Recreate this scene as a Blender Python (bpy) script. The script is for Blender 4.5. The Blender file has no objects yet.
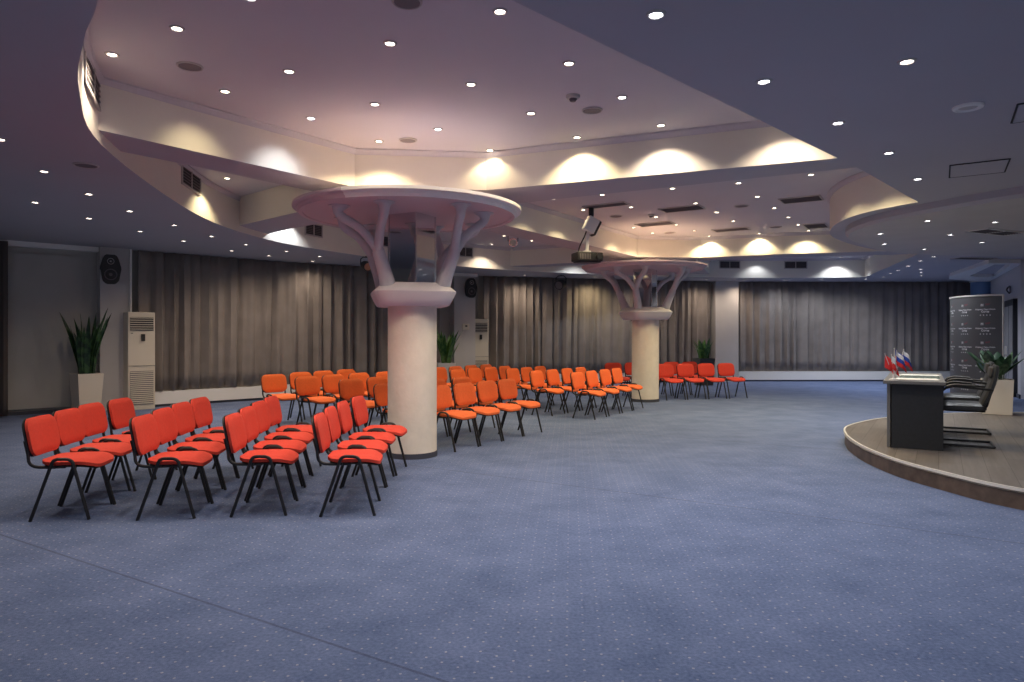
import bpy, bmesh, math, random
from mathutils import Vector, Matrix
from mathutils.geometry import tessellate_polygon
random.seed(7)
D = bpy.data
SC = bpy.context.scene
COL = SC.collection
F = 682.7; HZ = 335.5; CAMZ = 1.4
ZL, ZB, ZH = 3.05, 3.15, 3.60   # low soffit, beam undersides, raised ceiling
PI = math.pi

# ---------------------------------------------------------------- camera, world, exposure
cam = D.cameras.new('camera'); cam.lens = 24; cam.sensor_width = 36
cam.shift_y = -5.5/1024; cam.clip_end = 200
camo = D.objects.new('camera', cam); COL.objects.link(camo)
camo.location = (0, 0, CAMZ); camo.rotation_euler = (PI/2, 0, 0)
SC.camera = camo
w = D.worlds.new('world'); SC.world = w; w.use_nodes = True
w.node_tree.nodes['Background'].inputs[0].default_value = (.88, .88, 1.0, 1)
w.node_tree.nodes['Background'].inputs[1].default_value = 0.42
SC.view_settings.view_transform = 'Standard'; SC.view_settings.look = 'None'
SC.view_settings.gamma = 1; SC.view_settings.use_curve_mapping = False
SC.view_settings.exposure = 0.12
LAMP = 56.0                    # spot power of a floor-lighting downlight
GLOW = 14.0
WARM = (1.0, .74, .46); WHITE = (.86, .92, 1.0)

def P(px, py, z):
    Y = (z-CAMZ)*F/(HZ-py)
    return Vector(((px-512)/F*Y, Y, z))

# ---------------------------------------------------------------- materials
def mat(name, col, rough=.6, metal=0, emit=None, es=0, noise=None, bump=None, spec=.5, sheen=0):
    m = D.materials.new(name); m.use_nodes = True
    nt = m.node_tree; b = nt.nodes['Principled BSDF']
    b.inputs['Base Color'].default_value = (*col, 1)
    b.inputs['Roughness'].default_value = rough
    b.inputs['Metallic'].default_value = metal
    b.inputs['Specular IOR Level'].default_value = spec
    if sheen: b.inputs['Sheen Weight'].default_value = sheen
    if emit:
        b.inputs['Emission Color'].default_value = (*emit, 1); b.inputs['Emission Strength'].default_value = es
    if noise or bump:
        tc = nt.nodes.new('ShaderNodeTexCoord')
    if noise:
        sc, amt = noise
        n = nt.nodes.new('ShaderNodeTexNoise'); n.inputs['Scale'].default_value = sc; n.inputs['Detail'].default_value = 4
        nt.links.new(tc.outputs['Object'], n.inputs['Vector'])
        r = nt.nodes.new('ShaderNodeMapRange'); r.inputs['From Min'].default_value = .3; r.inputs['From Max'].default_value = .7
        r.inputs['To Min'].default_value = 1-amt; r.inputs['To Max'].default_value = 1+amt
        nt.links.new(n.outputs['Fac'], r.inputs['Value'])
        mx = nt.nodes.new('ShaderNodeMix'); mx.data_type = 'RGBA'; mx.blend_type = 'MULTIPLY'; mx.inputs['Factor'].default_value = 1
        mx.inputs['A'].default_value = (*col, 1)
        nt.links.new(r.outputs['Result'], mx.inputs['B'])
        nt.links.new(mx.outputs['Result'], b.inputs['Base Color'])
    if bump:
        sc, st = bump
        n2 = nt.nodes.new('ShaderNodeTexNoise'); n2.inputs['Scale'].default_value = sc
        nt.links.new(tc.outputs['Object'], n2.inputs['Vector'])
        bp = nt.nodes.new('ShaderNodeBump'); bp.inputs['Strength'].default_value = st; bp.inputs['Distance'].default_value = .01
        nt.links.new(n2.outputs['Fac'], bp.inputs['Height']); nt.links.new(bp.outputs['Normal'], b.inputs['Normal'])
    return m

M = {}
M['ceil'] = mat('mauve_ceiling_paint', (.59, .565, .61), .8, noise=(.7, .03))
M['soffit'] = mat('grey_soffit_paint', (.45, .44, .49), .8, noise=(.7, .03))
M['fascia'] = mat('cream_fascia_paint', (.80, .77, .70), .7, noise=(1.2, .03))
M['white'] = mat('white_trim_paint', (.82, .81, .80), .6)
M['wall'] = mat('grey_wall_paint', (.42, .41, .39), .75, noise=(1.5, .06))
M['wallw'] = mat('pale_pilaster_paint', (.52, .50, .50), .75, noise=(2, .04))
M['wallr'] = mat('cool_grey_wall_paint', (.50, .50, .54), .75)
M['shaft'] = mat('cream_plaster_column', (.74, .68, .60), .8, noise=(6, .05), bump=(14, .5))
M['cap'] = mat('grey_white_moulding', (.66, .63, .66), .55)
M['limb'] = mat('grey_mauve_limb', (.54, .53, .57), .5)
M['disc'] = mat('mauve_canopy', (.58, .47, .51), .6)
M['mirror'] = mat('mirror_panel', (.72, .72, .72), .04, 1.0)
M['chrome'] = mat('chrome_edge', (.8, .8, .8), .2, 1.0)
M['curtain'] = mat('taupe_curtain_fabric', (.25, .22, .205), .95, noise=(3, .1))
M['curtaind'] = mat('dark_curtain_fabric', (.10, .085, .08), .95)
M['black'] = mat('black_powder_coat', (.012, .012, .014), .45)
M['blackp'] = mat('black_plastic', (.02, .02, .022), .5)
M['fabric'] = mat('red_fabric', (.63, .052, .030), .85, noise=(40, .05), bump=(300, .15))
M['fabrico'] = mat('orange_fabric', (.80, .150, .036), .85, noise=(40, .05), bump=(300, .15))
M['ac'] = mat('cream_plastic', (.68, .62, .52), .5)
M['pot'] = mat('cream_planter', (.68, .62, .53), .5)
M['potd'] = mat('dark_planter', (.06, .06, .06), .5)
M['soil'] = mat('dark_soil', (.03, .022, .018), .95)
M['vent'] = mat('vent_dark', (.03, .03, .035), .8)
M['ventf'] = mat('vent_frame_paint', (.50, .47, .46), .6)
M['spk'] = mat('grey_speaker_mesh', (.17, .15, .16), .8)
M['leather'] = mat('black_leather', (.03, .032, .032), .35, bump=(60, .25))
M['deskd'] = mat('charcoal_laminate', (.018, .02, .023), .5, noise=(30, .15))
M['deskg'] = mat('grey_laminate_top', (.16, .157, .15), .4)
M['paper'] = mat('white_paper', (.85, .87, .87), .6)
M['glass'] = mat('glass_green', (.35, .48, .48), .08)
M['banner'] = mat('grey_banner_vinyl', (.115, .115, .12), .5)
M['bannertop'] = mat('banner_edge', (.62, .60, .55), .5)
M['text'] = mat('white_print', (.85, .85, .85), .6)
M['redp'] = mat('red_print', (.45, .06, .10), .6)
M['bluecol'] = mat('blue_metal_pillar', (.14, .24, .42), .3)
M['doorf'] = mat('dark_door_frame', (.02, .022, .03), .5)
M['doorp'] = mat('grey_door_leaf', (.22, .22, .24), .5)
M['fred'] = mat('flag_red', (.75, .03, .03), .7); M['fwhite'] = mat('flag_white', (.85, .85, .85), .7)
M['fblue'] = mat('flag_blue', (.03, .08, .45), .7)
M['orange'] = mat('orange_lamp_lens', (.5, .25, .15), .3)
M['skirt'] = mat('dark_skirting', (.05, .055, .08), .7)

def leaf_mat(name, a, b):
    m = D.materials.new(name); m.use_nodes = True; nt = m.node_tree; p = nt.nodes['Principled BSDF']
    tc = nt.nodes.new('ShaderNodeTexCoord'); n = nt.nodes.new('ShaderNodeTexNoise'); n.inputs['Scale'].default_value = 12
    nt.links.new(tc.outputs['Object'], n.inputs['Vector'])
    r = nt.nodes.new('ShaderNodeValToRGB'); r.color_ramp.elements[0].position = .42; r.color_ramp.elements[1].position = .6
    r.color_ramp.elements[0].color = (*a, 1); r.color_ramp.elements[1].color = (*b, 1)
    nt.links.new(n.outputs['Fac'], r.inputs['Fac']); nt.links.new(r.outputs['Color'], p.inputs['Base Color'])
    p.inputs['Roughness'].default_value = .4
    return m
M['leaf'] = leaf_mat('sansevieria_leaf', (.012, .035, .018), (.04, .10, .035))
M['leaf2'] = leaf_mat('green_grass_leaf', (.04, .13, .03), (.13, .26, .06))
M['leaf3'] = leaf_mat('broad_leaf', (.02, .06, .03), (.09, .17, .09))

def N(nt, t, **kw):
    n = nt.nodes.new(t)
    for k, v in kw.items():
        if k == 'op': n.operation = v
        else: n.inputs[int(k[1:])].default_value = v
    return n
def carpet():
    m = D.materials.new('blue_dotted_carpet'); m.use_nodes = True; nt = m.node_tree; L = nt.links.new
    b = nt.nodes['Principled BSDF']; b.inputs['Roughness'].default_value = .95; b.inputs['Specular IOR Level'].default_value = .15
    b.inputs['Sheen Weight'].default_value = .06
    tc = nt.nodes.new('ShaderNodeTexCoord')
    mp = nt.nodes.new('ShaderNodeMapping'); mp.inputs['Rotation'].default_value = (0, 0, math.radians(31.5))
    L(tc.outputs['Object'], mp.inputs['Vector'])
    sp = nt.nodes.new('ShaderNodeSeparateXYZ'); L(mp.outputs['Vector'], sp.inputs[0])
    def M2(op, a, bv=None):
        n = nt.nodes.new('ShaderNodeMath'); n.operation = op
        for i, v in enumerate((a, bv)):
            if v is None: continue
            if isinstance(v, (int, float)): n.inputs[i].default_value = v
            else: L(v, n.inputs[i])
        return n.outputs[0]
    S = .085
    u = M2('DIVIDE', sp.outputs['X'], S); v = M2('DIVIDE', sp.outputs['Y'], S)
    row = M2('FLOOR', v); odd = M2('MULTIPLY', M2('MODULO', row, 2.0), .5)
    fu = M2('SUBTRACT', M2('FRACT', M2('ADD', u, odd)), .5); fv = M2('SUBTRACT', M2('FRACT', v), .5)
    d = M2('SQRT', M2('ADD', M2('MULTIPLY', fu, fu), M2('MULTIPLY', fv, fv)))
    dot = M2('LESS_THAN', d, .07)
    # seams every 4 m
    sv = M2('ABSOLUTE', M2('SUBTRACT', M2('FRACT', M2('DIVIDE', M2('SUBTRACT', sp.outputs['Y'], 5.714), 3.5)), .5))
    seam = M2('GREATER_THAN', sv, .4978)
    n1 = nt.nodes.new('ShaderNodeTexNoise'); n1.inputs['Scale'].default_value = 2.2; n1.inputs['Detail'].default_value = 8; n1.inputs['Roughness'].default_value = .65
    L(tc.outputs['Object'], n1.inputs['Vector'])
    n2 = nt.nodes.new('ShaderNodeTexNoise'); n2.inputs['Scale'].default_value = 55; n2.inputs['Detail'].default_value = 3
    L(tc.outputs['Object'], n2.inputs['Vector'])
    r1 = nt.nodes.new('ShaderNodeValToRGB')
    r1.color_ramp.elements[0].position = .3; r1.color_ramp.elements[0].color = (.052, .086, .185, 1)
    r1.color_ramp.elements[1].position = .7; r1.color_ramp.elements[1].color = (.165, .215, .375, 1)
    ad = M2('ADD', M2('MULTIPLY', n1.outputs['Fac'], .5), M2('MULTIPLY', n2.outputs['Fac'], .5))
    L(ad, r1.inputs['Fac'])
    x1 = nt.nodes.new('ShaderNodeMix'); x1.data_type = 'RGBA'; L(M2('MULTIPLY', dot, M2('MULTIPLY', n1.outputs['Fac'], .9)), x1.inputs['Factor'])
    L(r1.outputs['Color'], x1.inputs['A']); x1.inputs['B'].default_value = (.50, .49, .50, 1)
    x2 = nt.nodes.new('ShaderNodeMix'); x2.data_type = 'RGBA'; L(M2('MULTIPLY', seam, .45), x2.inputs['Factor'])
    L(x1.outputs['Result'], x2.inputs['A']); x2.inputs['B'].default_value = (.03, .035, .07, 1)
    L(x2.outputs['Result'], b.inputs['Base Color'])
    bp = nt.nodes.new('ShaderNodeBump'); bp.inputs['Strength'].default_value = .4; bp.inputs['Distance'].default_value = .01
    n3 = nt.nodes.new('ShaderNodeTexNoise'); n3.inputs['Scale'].default_value = 260
    L(tc.outputs['Object'], n3.inputs['Vector']); L(n3.outputs['Fac'], bp.inputs['Height']); L(bp.outputs['Normal'], b.inputs['Normal'])
    return m
M['carpet'] = carpet()
def planks(name, rot, a, c):
    m = D.materials.new(name); m.use_nodes = True; nt = m.node_tree; L = nt.links.new
    b = nt.nodes['Principled BSDF']; b.inputs['Roughness'].default_value = .45
    tc = nt.nodes.new('ShaderNodeTexCoord'); mp = nt.nodes.new('ShaderNodeMapping'); mp.inputs['Rotation'].default_value = rot
    L(tc.outputs['Object'], mp.inputs['Vector'])
    br = nt.nodes.new('ShaderNodeTexBrick'); br.inputs['Scale'].default_value = 1; br.inputs['Brick Width'].default_value = 1.2
    br.inputs['Row Height'].default_value = .19; br.inputs['Mortar Size'].default_value = .003
    br.inputs['Color1'].default_value = (*a, 1); br.inputs['Color2'].default_value = (*c, 1); br.inputs['Mortar'].default_value = (.05, .04, .035, 1)
    L(mp.outputs['Vector'], br.inputs['Vector'])
    mp2 = nt.nodes.new('ShaderNodeMapping'); mp2.inputs['Scale'].default_value = (2, 30, 2); L(mp.outputs['Vector'], mp2.inputs['Vector'])
    n = nt.nodes.new('ShaderNodeTexNoise'); n.inputs['Scale'].default_value = 1; n.inputs['Detail'].default_value = 6; L(mp2.outputs['Vector'], n.inputs['Vector'])
    r = nt.nodes.new('ShaderNodeMapRange'); r.inputs['To Min'].default_value = .6; r.inputs['To Max'].default_value = 1.4; L(n.outputs['Fac'], r.inputs['Value'])
    x = nt.nodes.new('ShaderNodeMix'); x.data_type = 'RGBA'; x.blend_type = 'MULTIPLY'; x.inputs['Factor'].default_value = 1
    L(br.outputs['Color'], x.inputs['A']); L(r.outputs['Result'], x.inputs['B']); L(x.outputs['Result'], b.inputs['Base Color'])
    return m
M['stage'] = planks('grey_wood_planks', (0, 0, math.radians(122)), (.115, .10, .09), (.155, .138, .125))
M['stageside'] = mat('brown_wood_fascia', (.10, .072, .055), .5, noise=(9, .35))
M['edge'] = mat('aluminium_edge', (.72, .70, .66), .35)

# ---------------------------------------------------------------- mesh helpers
def obj(name, bm, m=None, parent=None, smooth=False):
    me = D.meshes.new(name); bmesh.ops.recalc_face_normals(bm, faces=bm.faces) if smooth != 'keep' else None
    bm.to_mesh(me); bm.free()
    if m:
        for q in (m if isinstance(m, (list, tuple)) else [m]): me.materials.append(q)
    if smooth:
        for p in me.polygons: p.use_smooth = True
        try: me.set_sharp_from_angle(angle=math.radians(42))
        except Exception: pass
    o = D.objects.new(name, me); COL.objects.link(o)
    if parent: o.parent = parent
    return o
def tag(o, label=None, cat=None, group=None, kind=None):
    if label: o['label'] = label
    if cat: o['category'] = cat
    if group: o['group'] = group
    if kind: o['kind'] = kind
    return o
def thing(name, label, cat, loc=(0, 0, 0), rz=0, group=None):
    o = D.objects.new(name, None); COL.objects.link(o); o.location = loc; o.rotation_euler = (0, 0, rz)
    o.empty_display_size = .1
    return tag(o, label, cat, group)
def struct(name, bm, m, smooth=False):
    return tag(obj(name, bm, m, None, smooth), kind='structure')
def box(bm, c, s, rot=None, bev=0, seg=2, mi=0):
    r = bmesh.ops.create_cube(bm, size=1)
    vs = r['verts']
    bmesh.ops.scale(bm, vec=s, verts=vs)
    if bev:
        es = list({e for v in vs for e in v.link_edges})
        rr = bmesh.ops.bevel(bm, geom=es, offset=bev, segments=seg, affect='EDGES', profile=.6)
        vs = list({v for f in rr['faces'] for v in f.verts} | {v for v in vs if v.is_valid})
    if rot is not None: bmesh.ops.transform(bm, matrix=rot.to_4x4() if hasattr(rot, 'to_4x4') else rot, verts=vs)
    bmesh.ops.translate(bm, vec=c, verts=vs)
    if mi:
        for f in {f for v in vs for f in v.link_faces}: f.material_index = mi
    return vs
def B(): return bmesh.new()
def frame(t, up=Vector((0, 0, 1))):
    t = t.normalized()
    if abs(t.dot(up)) > .98: up = Vector((0, 1, 0))
    x = t.cross(up).normalized(); y = x.cross(t).normalized()
    return x, y
def tube(bm, pts, rad, n=10, cap=True, flat=1.0):
    pts = [Vector(p) for p in pts]
    if not isinstance(rad, (list, tuple)): rad = [rad]*len(pts)
    rings = []; px = None
    for i, p in enumerate(pts):
        a = pts[max(0, i-1)]; b = pts[min(len(pts)-1, i+1)]; t = (b-a).normalized()
        if px is None: x, y = frame(t)
        else:
            x = (px-t*px.dot(t)).normalized(); y = x.cross(t).normalized()
        px = x
        rings.append([bm.verts.new(p+x*rad[i]*math.cos(2*PI*k/n)+y*rad[i]*flat*math.sin(2*PI*k/n)) for k in range(n)])
    for a, b in zip(rings, rings[1:]):
        for k in range(n): bm.faces.new((a[k], a[(k+1) % n], b[(k+1) % n], b[k]))
    if cap:
        bm.faces.new(rings[0]); bm.faces.new(rings[-1][::-1])
def lathe(bm, prof, c=(0, 0, 0), n=32, a0=0, a1=2*PI, capb=False, capt=False, mi=0):
    full = abs(a1-a0-2*PI) < 1e-6; N_ = n if full else n+1
    rings = []
    for r, z in prof:
        rings.append([bm.verts.new((c[0]+r*math.cos(a0+(a1-a0)*k/n), c[1]+r*math.sin(a0+(a1-a0)*k/n), c[2]+z)) for k in range(N_)])
    for a, b in zip(rings, rings[1:]):
        for k in range(n):
            k2 = (k+1) % N_
            f = bm.faces.new((a[k], a[k2], b[k2], b[k])); f.material_index = mi
    if capb: bm.faces.new(rings[0][::-1]).material_index = mi
    if capt: bm.faces.new(rings[-1]).material_index = mi
def spline(pts, n=6, closed=False):
    pts = [Vector((*p, 0)) if len(p) == 2 else Vector(p) for p in pts]; out = []; m = len(pts)
    for i in range(m if closed else m-1):
        g = lambda j: pts[j % m] if closed else pts[max(0, min(m-1, j))]
        p0, p1, p2, p3 = g(i-1), g(i), g(i+1), g(i+2)
        for k in range(n):
            t = k/n
            out.append(.5*((2*p1)+(p2-p0)*t+(2*p0-5*p1+4*p2-p3)*t*t+(3*p1-p0-3*p2+p3)*t**3))
    if not closed: out.append(pts[-1])
    return out
def flat(bm, loops, z, mi=0):
    pl = [[Vector((p[0], p[1], 0)) for p in l] for l in loops]
    vs = [bm.verts.new((p.x, p.y, z)) for l in pl for p in l]
    for t in tessellate_polygon(pl):
        try: bm.faces.new([vs[i] for i in t]).material_index = mi
        except ValueError: pass
def strip(bm, pts, z0, z1, closed=True, mi=0):
    lo = [bm.verts.new((p[0], p[1], z0)) for p in pts]; hi = [bm.verts.new((p[0], p[1], z1)) for p in pts]
    n = len(pts)
    for i in range(n if closed else n-1):
        j = (i+1) % n
        bm.faces.new((lo[i], lo[j], hi[j], hi[i])).material_index = mi
def offset(pts, d, closed=True):
    """offset a polyline to its left by d"""
    out = []; n = len(pts)
    for i in range(n):
        a = Vector(pts[(i-1) % n][:2]) if closed or i > 0 else None
        b = Vector(pts[i][:2]); c = Vector(pts[(i+1) % n][:2]) if closed or i < n-1 else None
        ns = []
        for p, q in ((a, b), (b, c)):
            if p is None or q is None: continue
            t = (q-p).normalized(); ns.append(Vector((-t.y, t.x)))
        nn = sum(ns, Vector((0, 0)))
        nn.normalize(); k = max(.5, nn.dot(ns[0]))
        out.append((b.x+nn.x*d/k, b.y+nn.y*d/k))
    return out
def area(pts): return .5*sum(pts[i][0]*pts[(i+1) % len(pts)][1]-pts[(i+1) % len(pts)][0]*pts[i][1] for i in range(len(pts)))
def ccw(pts): return list(pts) if area(pts) > 0 else list(pts)[::-1]

# ---------------------------------------------------------------- floor, walls
bm = B(); flat(bm, [[(-14, -5), (16, -5), (16, 23), (-14, 23)]], 0); struct('floor', bm, M['carpet'])
def wall(name, a, b, z1=3.5, t=.15, m='wall', z0=0):
    bm = B(); a = Vector(a); b = Vector(b); d = (b-a).normalized(); nrm = Vector((-d.y, d.x))*t
    q = [a, b, b+nrm, a+nrm]
    strip(bm, q, z0, z1); flat(bm, [q], z0); flat(bm, [q], z1)
    return struct(name, bm, M[m])
WL = [(-9.9, -4), (-9.3, 11.45), (-7.45, 13.2), (-5.3, 15.25), (-3.1, 16.75), (-1.9, 18.0), (-.95, 19.0), (6.0, 21.0), (14.6, 21.1), (11.25, 15.1), (11.25, -4)]
wall('wall_left', WL[0], WL[1]); wall('wall_left_back', WL[1], WL[2])
wall('wall_back', WL[2], WL[3]); wall('wall_back_left', WL[3], WL[4]); wall('wall_back_center', WL[4], WL[5]); wall('wall_back_pilaster', WL[5], WL[6])
wall('wall_back_middle', WL[6], WL[7]); wall('wall_back_right', WL[7], WL[8]); wall('wall_right_far', WL[8], WL[9], m='wallr'); wall('wall_right', WL[9], WL[10], m='wallr')

# ---------------------------------------------------------------- ceilings
arc = spline([(-1.5, 2.5), (-2.04, 3.36), (-2.375, 3.79), (-2.91, 4.59), (-3.55, 5.9), (-4.13, 8.32), (-4.36, 10.2), (-4.15, 11.95), (-3.44, 13.56), (-2.55, 14.95),
              (-1.46, 16.1), (.06, 17.3), (1.8, 18.2), (3.6, 18.95), (5.6, 19.4), (7.6, 19.55), (10.0, 19.35)], 6)
bulge = spline([(8.2, 13.75), (7.1, 13.2), (6.1, 12.3), (5.35, 11.4), (4.95, 10.6), (4.74, 9.8), (4.76, 9.1), (5.02, 8.44)], 6)
OUT = [(p.x, p.y) for p in arc]+[(p.x, p.y) for p in bulge]+[(3.5, 6.82), (3.03, 6.35), (0, 3.36)]
OUT = ccw(OUT)
bm = B(); flat(bm, [[(-14, -5), (16, -5), (16, 23), (-14, 23)]], ZH); struct('ceiling', bm, M['ceil'])
bm = B(); flat(bm, [[(-14, -5), (16, -5), (16, 23), (-14, 23)], OUT[::-1]], ZL); struct('ceiling', bm, M['soffit'])
bm = B(); strip(bm, OUT, ZL, ZH); struct('trim_1', bm, M['fascia'], True)
def cornice(name, pts, closed, side=1, m='ceil'):
    """small stepped moulding under the raised ceiling, to the left of the line"""
    bm = B(); prof = [(.0, ZH-.065), (.008, ZH-.065), (.014, ZH-.05), (.038, ZH-.02), (.048, ZH-.016), (.048, ZH)]
    loops = [offset(pts, side*d+.001*side, closed) for d, z in prof]
    rows = [[bm.verts.new((p[0], p[1], z)) for p in l] for l, (d, z) in zip(loops, prof)]
    n = len(pts)
    for a, b in zip(rows, rows[1:]):
        for i in range(n if closed else n-1):
            j = (i+1) % n; bm.faces.new((a[i], a[j], b[j], b[i]))
    return struct(name, bm, M[m])
cornice('trim_2', OUT, True)
KB = (ZB-CAMZ)/(3.05-CAMZ)      # beam outlines were surveyed for a 3.05 m underside
beams = {
 'A': [(-1.75, 7.6), (-3.8, 4.82), (-4.3, 5.1), (-3.13, 6.6), (-2.38, 7.67), (-2.0, 8.2)],
 'B': [(-.29, 7.75), (3.75, 6.05), (4.3, 6.2), (2.8, 7.02), (.81, 8.11), (-.5, 8.85)],
 'N': [(-1.75, 7.6), (-.29, 7.75), (-.5, 8.85), (-.78, 9.2), (-1.55, 9.35), (-2.0, 8.2)],
 'C': [(-1.95, 8.2), (-2.83, 9.1), (-4.0, 10.16), (-4.9, 10.98), (-4.9, 11.98), (-4.2, 11.3), (-3.37, 10.5), (-1.5, 8.95)],
 'D': [(-.85, 9.1), (.82, 11.6), (2.62, 14.3), (2.3, 14.75), (.36, 11.9), (-1.55, 9.1)],
 'E': [(2.62, 14.3), (4.0, 14.45), (4.0, 15.0), (3.5, 15.5), (2.6, 15.5), (2.2, 14.9)],
 'F': [(4.0, 14.45), (5.5, 13.8), (7.2, 13.4), (8.5, 13.1), (8.6, 13.75), (7.4, 13.98), (5.8, 14.35), (4.1, 15.05)],
 'G': [(2.4, 15.0), (1.1, 15.65), (.02, 16.2), (-1.6, 17.02), (-1.3, 17.42), (1.3, 16.1), (2.8, 15.4)],
 'H': [(4.0, 14.9), (5.3, 18.3), (5.7, 19.7), (5.1, 19.7), (4.7, 18.4), (3.4, 15.2)],
}
for i, (k, q) in enumerate(beams.items()):
    q = ccw([(a*KB, b*KB) for a, b in q]); bm = B(); strip(bm, q, ZB, ZH, mi=0); flat(bm, [q], ZB, mi=1)
    struct('trim_%d' % (3+i), bm, [M['fascia'], M['soffit']])
def corn_line(n, pts, side): cornice('trim_%d' % n, [Vector(p)*KB for p in pts], False, side)
corn_line(20, [(-3.5, 5.25), (-1.75, 7.6), (-.29, 7.75), (3.2, 6.28)], -1)
corn_line(21, [(-4.1, 10.26), (-2.83, 9.1), (-2.0, 8.25)], 1)
corn_line(22, [(-.85, 9.1), (.82, 11.6), (2.62, 14.3), (4.0, 14.45), (5.5, 13.8), (7.2, 13.4)], -1)
corn_line(23, [(2.4, 15.0), (1.1, 15.65), (.02, 16.2)], 1)
corn_line(24, [(-1.9, 16.9), (1.3, 16.1+.02), (2.8, 15.42)][1:], -1)

# dropped round ceiling over the stage
dl = spline([(10.9, 13.35), (9.3, 13.25), (7.8, 12.95), (6.75, 12.4), (5.95, 11.6), (5.35, 10.9), (5.02, 10.2), (4.93, 9.5), (5.02, 8.95), (5.25, 8.3), (5.64, 7.55), (6.4, 6.7), (7.6, 5.9), (9.2, 5.5), (11.2, 5.5)], 5)
dl = ccw([(p.x, p.y) for p in dl]); dpl = offset(dl, .0); d2 = offset(dl, -.05)
bm = B(); strip(bm, dl, ZL-.08, ZL+.01); strip_in = offset(dl, .04)
lo = [bm.verts.new((p[0], p[1], ZL-.08)) for p in dl]; hi = [bm.verts.new((p[0], p[1], ZL-.12)) for p in strip_in]
for i in range(len(dl)):
    j = (i+1) % len(dl); bm.faces.new((lo[i], lo[j], hi[j], hi[i]))
flat(bm, [strip_in], ZL-.12, mi=1)
struct('ceiling', bm, [M['soffit'], M['wallw']])
# moulded frame of the tray ceiling in the far right corner
o_ = [(11.55, 18.0), (12.1, 18.9), (13.9, 19.95), (11.0, 14.75), (10.3, 14.75)]
i_ = [(12.0, 17.9), (12.35, 18.2), (12.95, 18.35), (10.95, 15.0), (10.6, 15.0)]
bm = B(); o_ = ccw(o_); i_ = ccw(i_); strip(bm, o_, ZL-.09, ZL+.01); strip(bm, i_, ZL-.09, ZL+.01); flat(bm, [o_, i_[::-1]], ZL-.09)
struct('trim_30', bm, M['white'])
# wall cornice, left wall section
def run(name, a, b, z0, z1, depth, m, nf=-1):
    """box hugging a wall from a to b (inside side is right of a->b)"""
    a = Vector(a); b = Vector(b); d = (b-a).normalized(); nr = Vector((d.y, -d.x))*depth
    q = [a, b, b+nr, a+nr]; bm = B(); strip(bm, q, z0, z1); flat(bm, [q], z0); flat(bm, [q], z1)
    return struct(name, bm, M[m])
run('trim_31', (-9.3, 11.45), (-7.6, 13.06), 2.96, 3.05, .14, 'white')
run('trim_32', (14.5, 20.95), (11.25, 15.1), 2.97, 3.05, .1, 'white')
run('trim_33', (-1.76, 18.33), (-1.14, 18.66), 2.97, 3.05, .47, 'white')
# pilasters
def pil(name, a, b, depth, m='wallw'): return run(name, a, b, 0, 3.06, depth, m)
pil('wall_pilaster_left', (-7.82, 12.86), (-7.45, 13.2), .25)
pil('wall_pilaster_center', (-1.72, 18.35), (-1.18, 18.64), .42)
pil('wall_pilaster_right', (6.15, 21.0), (6.85, 21.02), .35)
# window-sill boxes under the curtains
k = 0
for a, b in (((-7.4, 13.25), (-5.3, 15.25)), ((-5.3, 15.25), (-3.1, 16.75)), ((-3.1, 16.75), (-1.9, 18.0)), ((-.9, 19.01), (6.0, 21.0)), ((6.9, 21.0), (14.55, 21.1))):
    k += 1; run('baseboard_back_%d' % k, a, b, .05, .30, .22, 'white'); run('trim_%d' % (40+k), a, b, 0, .05, .20, 'skirt')
run('baseboard_left', (-9.3, 11.45), (-7.9, 12.78), 0, .06, .03, 'skirt')
run('baseboard_right', (14.6, 21.0), (11.25, 15.1), 0, .09, .03, 'skirt')
# flat wall panel recess line between wall panel and left pilaster
run('trim_50', (-9.1, 11.64), (-8.0, 12.68), .1, 2.85, .05, 'wall')

# ---------------------------------------------------------------- curtains
def curtain(label, pts, z0, z1, m='curtain', amp=.07, wl=.29, group=None):
    pts = [Vector(p) for p in pts]; L = [0]
    for a, b in zip(pts, pts[1:]): L.append(L[-1]+(b-a).length)
    def at(s):
        for i in range(len(pts)-1):
            if s <= L[i+1] or i == len(pts)-2:
                t = (s-L[i])/(L[i+1]-L[i]); d = (pts[i+1]-pts[i]).normalized()
                return pts[i].lerp(pts[i+1], t), Vector((d.y, -d.x))
    rnd = random.Random(len(label)); step = wl/9; n = int(L[-1]/step); bm = B(); ph = 0; cols = []
    NZ = 8; freq = 1; A = 1
    for i in range(n+1):
        if i % 9 == 0: freq = rnd.uniform(.6, 1.5); A = rnd.uniform(.5, 1.3)
        ph += 2*PI*step/wl*freq
        p, nr = at(L[-1]*i/n); row = []
        for j in range(NZ+1):
            t = j/NZ; z = z0+(z1-z0)*t
            o = amp*A*(math.sin(ph+.25*math.sin(3*t+i*.02))+.35*math.sin(2.3*ph+1.7*(1-t)))*(1-.35*t)
            q = p+nr*(.16+o); row.append(bm.verts.new((q.x, q.y, z)))
        cols.append(row)
    for a, b in zip(cols, cols[1:]):
        for j in range(NZ): bm.faces.new((a[j], b[j], b[j+1], a[j+1]))
    o = obj('curtain', bm, M[m], None, True)
    md = o.modifiers.new('s', 'SOLIDIFY'); md.thickness = .004
    return tag(o, label, 'curtain', group)
curtain('dark brown curtain edge hanging at the far left border of the room', [(-9.42, 10.2), (-9.22, 11.42), (-8.78, 11.85)], .02, 3.02, 'curtaind')
curtain('long taupe pleated curtain between left floor air conditioner and near tree column', [(-7.35, 13.3), (-5.3, 15.25), (-3.1, 16.75), (-1.95, 17.9)], .31, 3.04)
curtain('long taupe pleated curtain behind the far tree column, left of the pale pilaster', [(-.85, 19.02), (6.02, 20.98)], .31, 3.04)
curtain('wide grey pleated curtain right of the pale pilaster, reaching behind the banner', [(6.95, 21.02), (14.3, 21.1)], .31, 3.04, amp=.045, wl=.3)

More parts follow.
